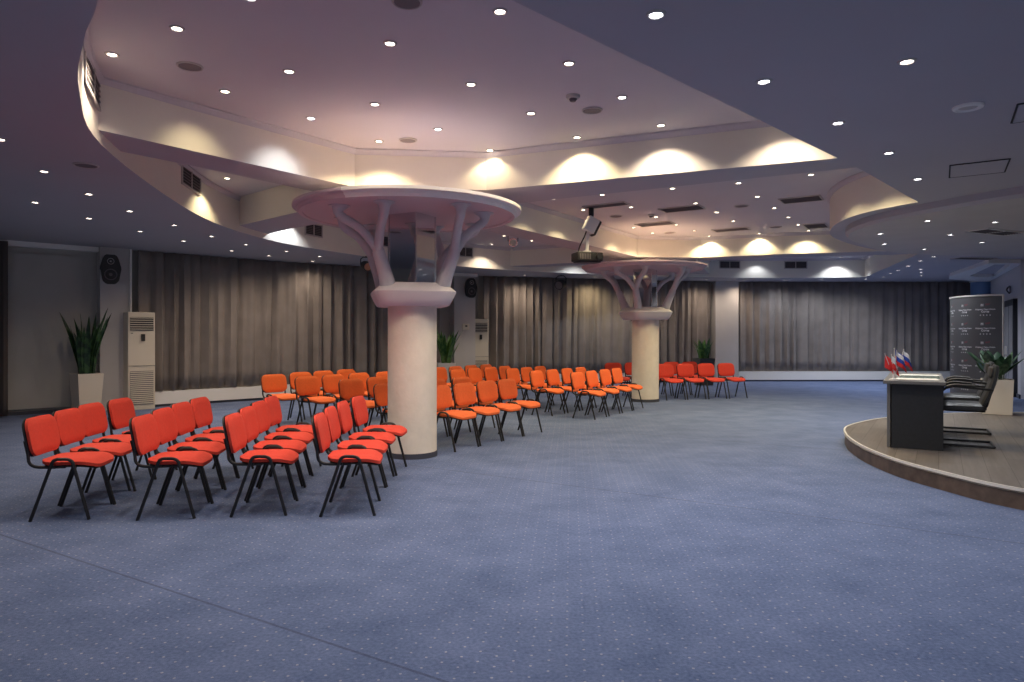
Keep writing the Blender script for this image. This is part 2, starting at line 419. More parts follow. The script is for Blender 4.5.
# ---------------------------------------------------------------- tree columns
def tree_column(label, x, y, ang, trim, post):
    t = thing('tree_column', label, 'column', (x, y, 0))
    bm = B(); lathe(bm, [(.284, .06), (.284, 1.75)], n=48, capb=True, capt=True); obj('shaft', bm, M['shaft'], t, True)
    bm = B(); lathe(bm, [(.291, 0), (.291, .06)], n=48, capb=True, capt=True); obj('skirting', bm, M['skirt'], t, True)
    # capital: rounded square, widest near its top
    bm = B(); rings = []
    for r, z in ((.38, 1.735), (.40, 1.745), (.43, 1.80), (.465, 1.88), (.468, 1.895), (.455, 1.91), (.36, 1.99), (.32, 2.0)):
        ring = []
        for k in range(48):
            a = 2*PI*k/48; c, s = math.cos(a), math.sin(a); e = 6.5
            rr = r*(abs(c)**e+abs(s)**e)**(-1/e)
            a2 = a+ang; ring.append(bm.verts.new((rr*math.cos(a2), rr*math.sin(a2), z)))
        rings.append(ring)
    for a, b in zip(rings, rings[1:]):
        for k in range(48): bm.faces.new((a[k], a[(k+1) % 48], b[(k+1) % 48], b[k]))
    bm.faces.new(rings[0][::-1]); bm.faces.new(rings[-1]); obj('capital', bm, M['cap'], t, True)
    R = Matrix.Rotation(ang-math.radians(43), 3, 'Z')
    bm = B(); box(bm, (0, 0, 2.39), (.39, .39, .82), R); mb = obj('mirror_core', bm, M['mirror'], t)
    for sx, sy in ((1, 1), (1, -1), (-1, 1), (-1, -1)):
        bm = B(); p = R @ Vector((sx*.192, sy*.192, 2.39)); box(bm, p, (.018, .018, .82), R); obj('edge_strip', bm, M['chrome'], mb)
    # canopy disc with stepped rim
    bm = B(); lathe(bm, [(.01, 2.80), (1.19, 2.80), (1.195, 2.785), (1.235, 2.785), (1.245, 2.805), (1.262, 2.812), (1.268, 2.832), (1.305, 2.845), (1.305, 2.872), (1.2, 2.885), (.01, 2.89)], (-.04, 0, 0), n=96)
    cp = obj('canopy', bm, M['disc'], t, True)
    bm = B(); tube(bm, [(post[0], post[1], 2.87), (post[0], post[1], ZB+.02)], .2, 24); obj('hanging_post', bm, M['disc'], t, True)
    if trim:  # front right rim arc: its lit look is put into the white colour
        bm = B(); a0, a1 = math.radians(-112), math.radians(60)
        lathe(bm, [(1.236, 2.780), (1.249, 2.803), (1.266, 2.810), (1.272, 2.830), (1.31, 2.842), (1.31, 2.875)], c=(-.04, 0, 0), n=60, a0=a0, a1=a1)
        tag(obj('lit_rim_moulding', bm, M['white'], cp, True), 'stretch of rim moulding coloured white where it is lit')
    for k in range(4):
        a = ang+math.radians(45+90*k); bm = B()
        u = Vector((math.cos(a), math.sin(a), 0)); v = Vector((-u.y, u.x, 0))
        root = u*.40+Vector((0, 0, 1.88)); fork = u*.60+Vector((0, 0, 2.34))
        tube(bm, spline([root, u*.49+Vector((0, 0, 2.10)), fork], 4), [.098, .095, .09, .085, .08, .076, .072, .07, .066], 14)
        for s, rr in ((1, .86), (-1, .93)):
            aa = a+s*math.radians(18.5); tip = Vector((rr*math.cos(aa), rr*math.sin(aa), 2.805))
            path = [fork-Vector((0, 0, .10))-u*.045]+spline([fork, fork.lerp(tip, .45)+Vector((0, 0, .01)), tip-Vector((0, 0, .10))-(tip-fork).normalized()*.01, tip], 4)
            n = len(path); rad = []
            for i in range(n):
                q = i/(n-1); rad.append(.060-.012*math.sin(min(1, q*1.1)*PI)+.045*max(0, (q-.72)/.28)**2.2)
            tube(bm, path, rad, 12)
            lathe(bm, [(.118, 2.790), (.116, 2.802)], (tip.x, tip.y, 0), 16, capb=True)
        obj('branch', bm, M['limb'], t, True)
    return t
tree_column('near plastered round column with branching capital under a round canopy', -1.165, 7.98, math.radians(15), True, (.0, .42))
tree_column('far plastered round column with branching capital, beyond the ceiling projector', 2.84, 14.55, math.radians(15), False, (.3, 1.0))

# ---------------------------------------------------------------- stacking chairs
def copy_tree(o, parent=None):
    c = o.copy(); COL.objects.link(c)
    if parent: c.parent = parent
    for ch in list(o.children): copy_tree(ch, c)
    return c
def pad(bm, w, d, th, f, nx=12, ny=12, r=.09, mi=0):
    """cushion: rounded rectangle w x d, thickness th; f maps (x, y, z) to place"""
    def sq(u, v):
        # superellipse-ish rounded rectangle from grid coordinates -1..1
        hx, hy = w/2, d/2; x, y = u*hx, v*hy
        cx, cy = hx-r, hy-r
        ax, ay = abs(x)-cx, abs(y)-cy
        if ax > 0 and ay > 0:
            l = math.hypot(ax, ay); m_ = max(ax, ay)
            ax, ay = ax*m_/l, ay*m_/l
            x = math.copysign(cx+ax, x); y = math.copysign(cy+ay, y)
        return x, y
    top = {}; bot = {}
    for i in range(nx+1):
        for j in range(ny+1):
            u, v = 2*i/nx-1, 2*j/ny-1
            x, y = sq(u, v); e = max(abs(u), abs(v))
            h = th*.5*(1-max(0, (e-.55)/.45)**2.6*.75)
            top[i, j] = bm.verts.new(f(x, y, h)); bot[i, j] = bm.verts.new(f(x, y, -th*.5*(1-max(0, (e-.8)/.2)**2*.3)))
    for i in range(nx):
        for j in range(ny):
            bm.faces.new((top[i, j], top[i+1, j], top[i+1, j+1], top[i, j+1])).material_index = mi
            bm.faces.new((bot[i, j], bot[i, j+1], bot[i+1, j+1], bot[i+1, j])).material_index = mi
    ring = [(i, 0) for i in range(nx)]+[(nx, j) for j in range(ny)]+[(i, ny) for i in range(nx, 0, -1)]+[(0, j) for j in range(ny, 0, -1)]
    for a, b in zip(ring, ring[1:]+ring[:1]):
        bm.faces.new((bot[a], bot[b], top[b], top[a])).material_index = mi
def make_chair():
    # local +X is the facing direction, origin on the floor between the feet
    t = thing('stacking_chair', '', 'chair')
    def fs(x, y, z):                      # x along depth, y across
        drop = -.035*max(0, (x-.08)/.13)**2+.012*max(0, (-x-.1)/.1)**2-.006*math.cos(y*6)
        return Vector((x+.035, y, .435+z+drop))
    bm = B(); pad(bm, .41, .43, .05, fs, r=.11); obj('seat', bm, M['fabric'], t, True)
    bm = B(); pad(bm, .38, .40, .02, lambda x, y, z: fs(x, y, z*.6-.032), r=.09, nx=8, ny=8); obj('seat_pan', bm, M['blackp'], t, True)
    th = math.radians(11)
    def fb(x, y, z):
        bow = .022*(y/.23)**2
        return Vector((-.243-x*math.sin(th)+(z+bow)*math.cos(th), y, .622+x*math.cos(th)+z*math.sin(th)))
    bm = B(); pad(bm, .295, .435, .042, lambda x, y, z: fb(x, y, z+.005), r=.09); obj('backrest', bm, M['fabric'], t, True)
    bm = B(); pad(bm, .298, .441, .024, lambda x, y, z: fb(x, y, -z-.026), r=.09); obj('back_shell', bm, M['blackp'], t, True)
    for s in (-1, 1):
        y = s*.234
        tp = spline([(-.055, y-s*.004, .438), (-.045, y-s*.004, .452), (-.02, y-s*.004, .462), (.01, y-s*.004, .462)], 3)
        bm = B(); tube(bm, [Vector((-.205, y, 0)), Vector((-.06, y-s*.004, .425))]+tp, .0125, 8, flat=1); obj('leg', bm, M['black'], t, True)
        tp = spline([(.01, y-s*.004, .462), (.05, y-s*.004, .46), (.078, y-s*.004, .448), (.09, y-s*.004, .43)], 3)
        bm = B(); tube(bm, tp+[Vector((.205, y, 0))], .0125, 8); obj('leg', bm, M['black'], t, True)
        bm = B(); tube(bm, spline([(.02, s*.185, .398), (-.13, s*.19, .398), (-.195, s*.197, .408), (-.228, s*.2, .44), (-.236, s*.2, .50), (-.262, s*.19, .60)], 4), .012, 8)
        obj('back_support', bm, M['black'], t, True)
    bm = B()
    for x in (-.05, .085):
        tube(bm, [(x, -.232, .405), (x, .232, .405)], .011, 8)
    obj('seat_frame', bm, M['black'], t, True)
    return t
proto = make_chair(); used = [False]
ORD = ['first', 'second', 'third', 'fourth', 'fifth', 'sixth', 'seventh', 'eighth', 'ninth', 'tenth', 'eleventh', 'twelfth', 'thirteenth', 'fourteenth', 'fifteenth', 'sixteenth', 'seventeenth', 'eighteenth', 'nineteenth', 'twentieth',
       'twenty-first', 'twenty-second', 'twenty-third', 'twenty-fourth', 'twenty-fifth', 'twenty-sixth', 'twenty-seventh', 'twenty-eighth']
orange = []; g2 = 'chairs behind the front left block'; g3 = 'orange chairs right of the near column'; g4 = 'orange chairs between the two columns'
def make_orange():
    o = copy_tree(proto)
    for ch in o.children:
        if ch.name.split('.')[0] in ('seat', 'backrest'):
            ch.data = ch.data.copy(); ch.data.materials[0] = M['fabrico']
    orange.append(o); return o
def chair(x, y, h, label, group):
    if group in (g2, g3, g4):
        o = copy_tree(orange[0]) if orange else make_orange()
    else: o = copy_tree(proto) if used[0] else proto
    used[0] = True
    o.location = (x, y, 0); o.rotation_euler = (0, 0, math.radians(h)); tag(o, label, 'chair', group)
def row(pts, heads, desc, group):
    n = len(pts)
    for i, (x, y) in enumerate(pts):
        h = heads[i] if isinstance(heads, (list, tuple)) else heads
        pos = 'nearest' if i == 0 else ('farthest' if i == n-1 else ORD[i]+' nearest')
        chair(x, y, h, '%s chair of %s' % (pos, desc), group)
g1 = 'red chairs left of the near column'
row([(-3.457, 5.394), (-3.56, 5.88), (-3.67, 6.37), (-3.68, 6.86)], [9, 8, 5, 3], 'leftmost red row, close to the left planter', g1)
row([(-2.665, 5.425), (-2.77, 5.93), (-2.86, 6.44), (-2.92, 6.94)], [8, 7, 5, 3], 'second red row from the left, in the front left block', g1)
row([(-1.99, 5.515), (-2.08, 6.03), (-2.17, 6.55), (-2.24, 7.07)], [7, 7, 5, 3], 'third red row from the left, in the front left block', g1)
row([(-1.298, 5.52), (-1.35, 6.03), (-1.37, 6.54), (-1.345, 7.06)], [6, 4, 2, -3], 'red row beside the near column, fourth from the left', g1)
row([(-2.15, 9.82), (-1.85, 10.3)], -36, 'the two orange chairs close left of the near column', g2)
row([(-2.98, 10.45), (-2.7, 10.93), (-2.4, 11.45), (-2.03, 11.5+.35)], -36, 'middle orange row behind the front left block', g2)
row([(-3.7, 10.98), (-3.46, 11.65), (-3.2, 12.15), (-2.9, 12.6)], [-40, -38, -36, -36], 'rearmost orange row by the left curtain', g2)
row([(-.72, 8.50), (-.436, 8.94), (-.15, 9.38), (.13, 9.79)], -34, 'orange row just right of the near column', g3)
row([(-1.46, 8.89), (-1.19, 9.35), (-.90, 9.80), (-.56, 10.26)], -34, 'orange row running behind the near column', g3)
row([(-.81, 12.67), (-.52, 13.12), (-.22, 13.57), (.06, 14.02)], -32, 'orange middle-distance row, second in from the pilaster plant', g4)
row([(-1.24, 13.47), (-.95, 13.92), (-.66, 14.37), (-.36, 14.82)], -32, 'orange row farthest back, closest to the pilaster plant', g4)
row([(.22, 13.02), (.5, 13.5), (.79, 13.95)], -32, 'three-seat orange row between the columns, third from the front', g4)
row([(.65, 12.14), (.96, 12.58), (1.27, 13.05), (1.58, 13.5)], -32, 'orange row between the columns, second from the front', g4)
row([(1.33, 11.65), (1.635, 12.13), (1.94, 12.6), (2.23, 13.07)], -32, 'front orange row leading to the far column', g4)
g5 = 'red chairs behind the far column'
for i, (x, y) in enumerate([(3.48, 14.95), (3.97, 15.1), (4.47, 15.24), (4.97, 15.38)]):
    chair(x, y, -70, '%s chair from the left in the red row right of the far column' % ORD[i], g5)
for i, (x, y) in enumerate([(2.43, 15.62), (2.92, 15.8), (3.41, 15.97), (3.90, 16.13), (4.38, 16.3)]):
    chair(x, y, -70, '%s chair from the left in the rearmost red row past the far column' % ORD[i], g5)

# ---------------------------------------------------------------- downlights
lights = []   # (x, y, z, colour, power factor, zone)
def dl_(zone, z, L, c='w', p=1.0, cone=None):
    cone = cone or (150 if z < ZB else 124)
    for e in L:
        px, py = e[0], e[1]; cc = e[2] if len(e) > 2 else c; pp = e[3] if len(e) > 3 else p; tl = e[4] if len(e) > 4 else None
        q = P(px, py, z); lights.append((px, q.x, q.y, z, cc, pp, zone, cone if not tl else 78, tl))
dl_('in the raised ceiling before the near column', ZH, [(177, 28), (112, 54), (289, 71), (225, 91, 'y', .4, (-.80, .59)), (311, 118, 'c', .55, (-.80, .59)), (375, 104), (390, 43), (379, 141, 'y', 1.1), (438, 129, 'c'), (471, 84), (500, 11),
    (490, 150, 'y', .3), (531, 113), (569, 63), (577, 137, 'y', 1.2), (622, 97, 'c'), (661, 125, 'w', 1.1), (250, -3, 'c')])
dl_('in the raised ceiling left of the near column', ZH, [(227, 178, 'y')])
dl_('in the raised ceiling between the columns', ZH, [(672.5, 188.2), (738.6, 182.8), (757.3, 196.4), (774.4, 207.7), (788.3, 217), (798.3, 224.5), (602.2, 194.5), (583.4, 209.8), (631, 207), (695.5, 203), (716.5, 212),
    (655.9, 216.8), (676.5, 224.5), (733, 220.8), (747, 227.6), (759, 233.4), (694.3, 230.4), (633.8, 227.3), (652.6, 233), (709.3, 236), (811, 174.5), (808.6, 230.3), (553, 198.7)], 'y', .95)
dl_('in the raised ceiling behind the near column', ZH, [(504, 235.6, 'y'), (531.6, 240.6, 'y'), (491.7, 243.9)])
dl_('in the far raised panel by the right curtain', ZH, [(841, 256.8, 'c'), (760, 257.5, 'c', .3)])
dl_('in the low grey ceiling at upper right', ZL, [(656, 14, 'c'), (764, 81, 'c'), (838, 122.5, 'c'), (889, 152.5, 'c'), (907, 61), (917.6, 178.7, 'c')], p=.55)
dl_('in the round ceiling over the stage', ZL-.12, [(927.7, 220.5), (995, 221.9), (880.6, 233.4), (950.4, 234.5), (884.5, 243.7), (924.4, 248.8), (982, 242)], 'c', .7)
dl_('in the low ceiling by the right curtain', ZL, [(933.5, 256.5), (920.4, 260.5), (908.5, 265.7), (898.6, 270), (890, 273.4), (883.4, 276.7), (920.6, 269), (921, 272), (921.6, 275.3), (865.6, 279), (822, 279.6), (784.5, 279.8), (744, 279.8, 'w', 1.0), (706.5, 279.6, 'w', 1.0)], 'c', .9)
dl_('in the low ceiling before the left curtain', ZL, [(0, 139), (44, 171), (35, 202), (88.9, 193.8), (88.9, 218), (129.6, 210.8), (140.2, 231), (174.2, 224.9), (183.6, 240.7), (211.4, 236), (231.7, 250.4), (246, 244.2), (269, 255.4), (286.5, 251),
    (319.6, 256.2), (313, 260.9)], 'w', .7)
dl_('in the low ceiling before the middle curtain', ZL, [(524.6, 275), (595, 277, 'y', 1.2), (650, 277.5)], 'w', 1.2)
# lamps of the same ceiling above and behind the camera, outside the frame
hidden = [(2.2, 1.5, ZL, 'c', .45), (4.8, 3.2, ZL, 'c', .5), (-1.5, .2, ZL, 'c', .35), (.8, -1.2, ZL, 'c', .35), (7.6, 4.4, ZL, 'c', .6), (-5.2, 3.0, ZL, 'w', .2), (3.4, 3.9, ZL, 'c', .5), (-4.4, .4, ZL, 'w', .35), (.6, 2.2, ZL, 'c', .35)]
concealed = [(2.66, 6.62, 'w', 1.0), (3.9, 7.9, 'w', 1.6), (4.25, 8.5, 'y', 1.6), (-1.9, 10.4, 'y', 1.8), (-.9, 11.2, 'y', 1.8), (-2.6, 11.6, 'y', 1.8), (-3.85, 12.1, 'c', 1.0), (1.9, 17.6, 'c', 1.0), (3.2, 18.2, 'c', 1.0)]  # unseen; amber ones over the rear left chairs are added to brighten them
COLR = {'w': (1.0, .80, .60), 'y': (1.0, .80, .46), 'c': (.90, .94, 1.0)}
GM = {k: mat('lamp_glow_'+{'w': 'warm', 'y': 'amber', 'c': 'cool'}[k], (.8, .8, .8), .5, emit=tuple(.35+.65*c for c in v), es=GLOW) for k, v in COLR.items()}
protoL = {}
def lamp_parts(key):
    t = thing('downlight', '', 'ceiling light')
    bm = B(); lathe(bm, [(.033, -.002), (.037, -.010), (.050, -.008), (.054, .0)], n=20); obj('rim', bm, M['ventf'], t, True)
    bm = B(); lathe(bm, [(.002, -.006), (.033, -.003)], n=20, capb=True); obj('bulb', bm, GM[key], t, True)
    return t
SL = {}
def spot(parent, key, power, cone, loc=None):
    kk = (key, round(power, 2), cone)
    if kk not in SL:
        l = D.lights.new('lamp_beam', 'SPOT'); l.energy = LAMP*power; l.color = COLR[key]; l.spot_size = math.radians(cone); l.spot_blend = .95 if cone > 140 or cone < 90 else .5; l.shadow_soft_size = .04
        SL[kk] = l
    o = D.objects.new('lamp_beam', SL[kk]); COL.objects.link(o)
    if parent: o.parent = parent; o.location = (0, 0, -.02)
    else: o.location = loc
    return o
zones = {}
for L in lights: zones.setdefault(L[6], []).append(L)
for zn, ls in zones.items():
    ls.sort(key=lambda l: l[0])
    for i, (px, x, y, z, c, p, _, cone, tl) in enumerate(ls):
        if c in protoL: t = copy_tree(protoL[c])
        else: t = protoL[c] = lamp_parts(c)
        t.location = (x, y, z)
        cn = {'w': 'warm', 'y': 'amber', 'c': 'cool white'}[c]
        nm = ('%s downlight, %s from the left, %s' % (cn, ORD[i], zn)) if len(ls) > 1 else '%s recessed downlight %s' % (cn, zn)
        tag(t, nm, 'ceiling light', 'downlights '+zn)
for zn, ls in zones.items():
    for (px, x, y, z, c, p, _, cone, tl) in ls:
        t = [o for o in COL.objects if o.name.startswith('downlight') and (o.location-Vector((x, y, z))).length < 1e-4][0]
        o = spot(t, c, p, cone)
        if tl: o.rotation_euler = Vector((tl[0], tl[1], -1.3)).to_track_quat('-Z', 'Y').to_euler()
def extra(x, y, z, c, p, lb, gp):
    t = copy_tree(protoL[c])
    for ch in list(t.children):
        if ch.type == 'LIGHT': D.objects.remove(ch)
    t.location = (x, y, z); tag(t, lb, 'ceiling light', gp); spot(t, c, p, 124)
for i, (x, y, z, c, p) in enumerate(sorted(hidden)):
    extra(x, y, z, c, p, '%s downlight from the left in the low ceiling overhead of the camera, out of view' % ORD[i], 'downlights above the camera')
for i, (x, y, c, p) in enumerate(sorted(concealed)):
    extra(x, y, ZH, c, p, '%s from the left of unseen downlights behind beams and near canopy, some added as fill' % ORD[i], 'downlights hidden behind beams')

# ---------------------------------------------------------------- vents, ceiling speakers
def wallray(px, near=False, lo=0):
    r = Vector(((px-512)/F, 1)); best = []
    n = len(OUT)
    for i in range(n):
        a = Vector(OUT[i]); b = Vector(OUT[(i+1) % n]); d = b-a
        den = r.x*d.y-r.y*d.x
        if abs(den) < 1e-9: continue
        t = (a.x*d.y-a.y*d.x)/den; s = (a.x*r.y-a.y*r.x)/den
        if 0 <= s <= 1 and t > lo: best.append((t, r*t, d.normalized()))
    best.sort(key=lambda q: q[0]); return best[0] if near else best[-1]
def grille(name, label, cat, M4, w, h, ns, cols=2, mats=('ventf', 'vent'), group=None, vert=False):
    t = thing(name, label, cat, group=group); t.matrix_world = M4
    bm = B(); fw = .022
    for s in (-1, 1):
        box(bm, (0, s*(h/2), 0), (w+fw, fw, .02)); box(bm, (s*w/2, 0, 0), (fw, h+fw, .02))
    for c in range(1, cols): box(bm, (-w/2+w*c/cols, 0, 0), (fw*.8, h, .02))
    obj('frame', bm, M[mats[0]], t)
    bm = B(); box(bm, (0, 0, -.004), (w, h, .006)); obj('back_plate', bm, M[mats[1]], t)
    bm = B()
    for i in range(ns):
        box(bm, (0, -h/2+h*(i+.5)/ns, .004), (w, h/ns*.28, .004), Matrix.Rotation(.0, 3, 'X'))
    obj('slats', bm, M['spk'], t)
    return t
def fascia_vent(px, py, w, h, label, near=False, lo=0):
    t_, p, d = wallray(px, near, lo); z = CAMZ+(HZ-py)*t_/F
    nr = Vector((-d.y, d.x))             # inside of ccw outline
    X = Vector((d.x, d.y, 0)); Z = Vector((nr.x, nr.y, 0)); Y = Vector((0, 0, 1))
    if X.cross(Y).dot(Z) < 0: X = -X
    m4 = Matrix(((X.x, Y.x, Z.x, p.x+Z.x*.02), (X.y, Y.y, Z.y, p.y+Z.y*.02), (X.z, Y.z, Z.z, z), (0, 0, 0, 1)))
    grille('wall_vent', label, 'vent', m4, w, h, 7, group='vents in the curved ceiling fascia')
fascia_vent(91, 79, .85, .32, 'vent on curved fascia at upper left, nearest of all the fascia vents')
fascia_vent(190, 179, .75, .27, 'vent on curved fascia beside a lit spot, left of the near column')
fascia_vent(313, 230, .45, .22, 'vent on curved fascia just under the left rim of near canopy')
fascia_vent(382, 241, .4, .22, 'vent on curved fascia seen between the left branches of near column')
fascia_vent(465, 252, .42, .22, 'vent on curved fascia seen right of the near column')
fascia_vent(729.5, 264.8, .6, .2, 'left vent on the far pale fascia above the right pilaster', )
fascia_vent(795.5, 265, .62, .2, 'right vent on the far pale fascia before the right curtain')
def ceil_mat(px, py, z, rz):
    p = P(px, py, z-.006); return Matrix.Translation(p) @ Matrix.Rotation(rz, 4, 'Z') @ Matrix.Rotation(PI, 4, 'X')
for i, (px, py, w, h, z, ds) in enumerate([(606, 205.3, .75, .25, ZH, 'left, above the projector'), (682, 208.8, .7, .4, ZH, 'middle, among amber downlights'), (655, 224, .7, .35, ZH, 'right above the far canopy, left side'), (731, 229.6, .7, .35, ZH, 'right above the far pilaster'),
      (801, 199.5, .6, .45, ZH, 'beside the curved cream bulge, nearer'), (816, 226, .4, .6, ZH, 'beside the curved cream bulge, farther')]):
    grille('ceiling_vent', 'raised ceiling vent '+ds, 'vent', ceil_mat(px, py, z, math.radians(-32)), w, h, 8, 1, group='louvred vents in the raised ceiling')
grille('ceiling_vent', 'white rectangular vent in the round ceiling over the stage', 'vent', ceil_mat(996, 232, ZL-.12, math.radians(25)), .9, .3, 8, 2, mats=('white', 'spk'))
grille('ceiling_vent', 'long narrow vent in the tray ceiling at the far right corner', 'vent', ceil_mat(974, 258.5, ZL, math.radians(10)), .9, .25, 4, 1)
def hatch(px, py, w, h, rz, label):
    t = thing('access_hatch', label, 'hatch'); t.matrix_world = ceil_mat(px, py, ZL, rz)
    bm = B()
    for s in (-1, 1): box(bm, (0, s*h/2, 0), (w, .012, .008)); box(bm, (s*w/2, 0, 0), (.012, h, .008))
    obj('rim', bm, M['vent'], t); bm = B(); box(bm, (0, 0, 0), (w-.02, h-.02, .006)); obj('panel', bm, M['soffit'], t)
hatch(978, 168.8, .47, .6, math.radians(-32), 'rectangular access hatch in the low grey ceiling near the stage')
hatch(1066, 107, .6, .5, math.radians(-32), 'access hatch cut by the right edge, in the low grey ceiling')
for px, py, z, r, lb in [(190, 66, ZH, .10, 'upper left of the raised ceiling'), (407, 1.5, ZH, .10, 'at the top edge of the view'), (592, 110, ZH, .10, 'before the cream beam on the right'), (408, 140, ZH, .10, 'close before the near column'),
      (741.6, 205.8, ZH, .12, 'between the columns, nearer right'), (775.6, 226.9, ZH, .12, 'between the columns, far right'), (616, 216, ZH, .12, 'beside the projector mount'), (669.7, 232.5, ZH, .12, 'right behind the far beam edge'), (86, 165, ZL, .11, 'in the low ceiling at left')]:
    t = thing('ceiling_speaker', 'round flush ceiling speaker '+lb, 'speaker', P(px, py, z-.002), group='flush ceiling speakers')
    bm = B(); lathe(bm, [(r*.01, -.008), (r*.85, -.008), (r*.86, -.004)], n=28); obj('mesh_cover', bm, M['spk'], t, True)
    bm = B(); lathe(bm, [(r*.86, -.006), (r*.9, -.012), (r, -.008), (r*1.02, 0)], n=28); obj('rim', bm, M['ventf'], t, True)
t = thing('ceiling_speaker', 'white rimmed round diffuser in the low grey ceiling at right', 'speaker', P(968, 106.5, ZL-.002))
bm = B(); lathe(bm, [(.001, -.006), (.06, -.008)], n=24); obj('mesh_cover', bm, M['ventf'], t, True)
bm = B(); lathe(bm, [(.06, -.006), (.075, -.02), (.095, -.014), (.1, 0)], n=28); obj('rim', bm, M['white'], t, True)
for px, py, lb in [(573, 95.5, 'on raised ceiling beside the large flush speaker'), (651, 214.5, 'on raised ceiling between the columns')]:
    t = thing('smoke_detector', 'small smoke detector '+lb, 'smoke detector', P(px, py, ZH))
    bm = B(); lathe(bm, [(.001, -.055), (.025, -.055), (.035, -.04), (.036, -.03)], n=20); obj('sensor', bm, M['spk'], t, True)
    bm = B(); lathe(bm, [(.036, -.032), (.06, -.025), (.065, 0)], n=24); obj('base', bm, M['ventf'], t, True)

# ---------------------------------------------------------------- projector
pp = P(587, 257.5, 2.74); pp = Vector(((587-512)/F*11.7, 11.7, 2.74))
t = thing('projector', 'black ceiling projector hanging on a white pole before the far column', 'projector', pp, math.radians(18))
bm = B(); box(bm, (0, 0, 0), (.46, .32, .15), bev=.02); box(bm, (0, 0, -.085), (.4, .26, .02), bev=.005); bd = obj('body', bm, M['blackp'], t, True)
bm = B()
for i in range(7): box(bm, (-.19+.03*i, -.162, .0), (.012, .006, .09))
obj('vent_grille', bm, M['spk'], bd)
bm = B(); 
def cyl(bm, a, b, r, n=20): tube(bm, [a, b], r, n)
cyl(bm, (.15, -.13, 0), (.15, -.2, 0), .06); obj('lens_ring', bm, M['blackp'], t, True)
bm = B(); cyl(bm, (.15, -.19, 0), (.15, -.206, 0), .042); obj('lens', bm, M['vent'], t, True)
bm = B(); tube(bm, [(0, 0, .07), (0, 0, .11)], .07, 16); tube(bm, [(.0, 0, .1), (.03, .0, .66)], .028, 12); obj('mount_pole', bm, M['white'], t, True)
bm = B(); tube(bm, spline([(-.16, .02, .07), (-.12, .02, .2), (-.05, .0, .35), (.0, 0, .48)], 4), .012, 8); obj('cable', bm, M['black'], t, True)
bm = B(); box(bm, (.06, -.02, .55), (.2, .13, .26), Matrix.Rotation(math.radians(28), 3, 'Y'), bev=.012); pb = obj('mount_plate', bm, M['white'], t)
bm = B(); box(bm, (.16, .0, .5), (.06, .15, .27), Matrix.Rotation(math.radians(28), 3, 'Y'), bev=.008); obj('mount_box', bm, M['blackp'], t)
bm = B(); lathe(bm, [(.002, .68), (.035, .69), (.045, .73), (.045, .86)], (.08, 0, 0), 16); obj('ceiling_flange', bm, M['black'], t, True)

# ---------------------------------------------------------------- stage lamps hanging from ceiling
def fixture(px, py, Y, r, label, body, lens, ztop, rz=0):
    p = Vector(((px-512)/F*Y, Y, CAMZ+(HZ-py)*Y/F))
    t = thing('stage_spotlight', label, 'spotlight', p, rz)
    bm = B(); tube(bm, [(0, r*1.1, .3*r), (0, .9*r, .1*r), (0, -.6*r, -.25*r), (0, -1.1*r, -.45*r)], [r*.5, r*.85, r, r], 18); b = obj('body', bm, M[body], t, True)
    bm = B(); tube(bm, [(0, -1.08*r, -.44*r), (0, -1.16*r, -.47*r)], r*.8, 18); obj('lens', bm, M[lens], t, True)
    h = ztop-p.z
    bm = B(); tube(bm, [(-r*1.15, 0, 0), (-r*1.15, 0, r*1.2), (-r*.6, 0, r*1.6), (r*.6, 0, r*1.6), (r*1.15, 0, r*1.2), (r*1.15, 0, 0)], r*.1, 8); tube(bm, [(0, 0, r*1.6), (0, 0, h)], r*.14, 8); obj('yoke', bm, M['black'], t, True)
fixture(513, 241.5, 13.6, .085, 'small silver spotlight right of the near canopy', 'chrome', 'glass', ZH)
fixture(366, 265, 14.2, .10, 'dark effect lamp with reddish lens behind the near column branches', 'blackp', 'orange', ZL, .6)
fixture(561, 283.5, 18.6, .13, 'black stage spotlight over the middle curtain', 'blackp', 'spk', ZL, -.5)

# ---------------------------------------------------------------- wall speakers
def wall_speaker(x, y, z, rz, s, label):
    t = thing('wall_speaker', label, 'speaker', (x, y, z), rz)
    bm = B()
    pr = [(-.13, -.10), (-.17, .02), (-.12, .2), (-.08, .26), (.08, .26), (.12, .2), (.17, .02), (.13, -.20), (.07, -.26), (-.07, -.26), (-.13, -.20)]
    fr = [bm.verts.new((a*s, -.26*s, b*s)) for a, b in pr]; bk = [bm.verts.new((a*s*.6, -.02, b*s*.85)) for a, b in pr]
    bm.faces.new(fr); bm.faces.new(bk[::-1])
    for i in range(len(pr)):
        j = (i+1) % len(pr); bm.faces.new((fr[i], fr[j], bk[j], bk[i]))
    bmesh.ops.bevel(bm, geom=list(bm.edges), offset=.012*s, segments=2, affect='EDGES'); b = obj('cabinet', bm, M['blackp'], t)
    for zz, r, nm in ((-.09*s, .10*s, 'woofer'), (.14*s, .055*s, 'tweeter')):
        bm = B(); prof = [(r, 0), (r*1.0, .012), (r*.88, .012), (r*.8, -.01), (r*.3, -.02), (r*.28, -.005), (.002, .004)]
        lathe(bm, prof, n=24); bmesh.ops.rotate(bm, cent=(0, 0, 0), matrix=Matrix.Rotation(PI/2, 3, 'X'), verts=bm.verts)
        bmesh.ops.translate(bm, vec=(0, -.265*s, zz), verts=bm.verts); obj(nm, bm, M['spk'] if nm == 'woofer' else M['ventf'], t, True)
    bm = B(); tube(bm, [(0, 0, 0), (0, .1, 0)], .03*s, 8); box(bm, (0, .09, 0), (.1*s, .02, .16*s)); obj('bracket', bm, M['black'], t)
wall_speaker(-7.49, 12.70, 2.61, math.radians(35), 1.05, 'black two-cone wall speaker on the left pilaster above the planter')
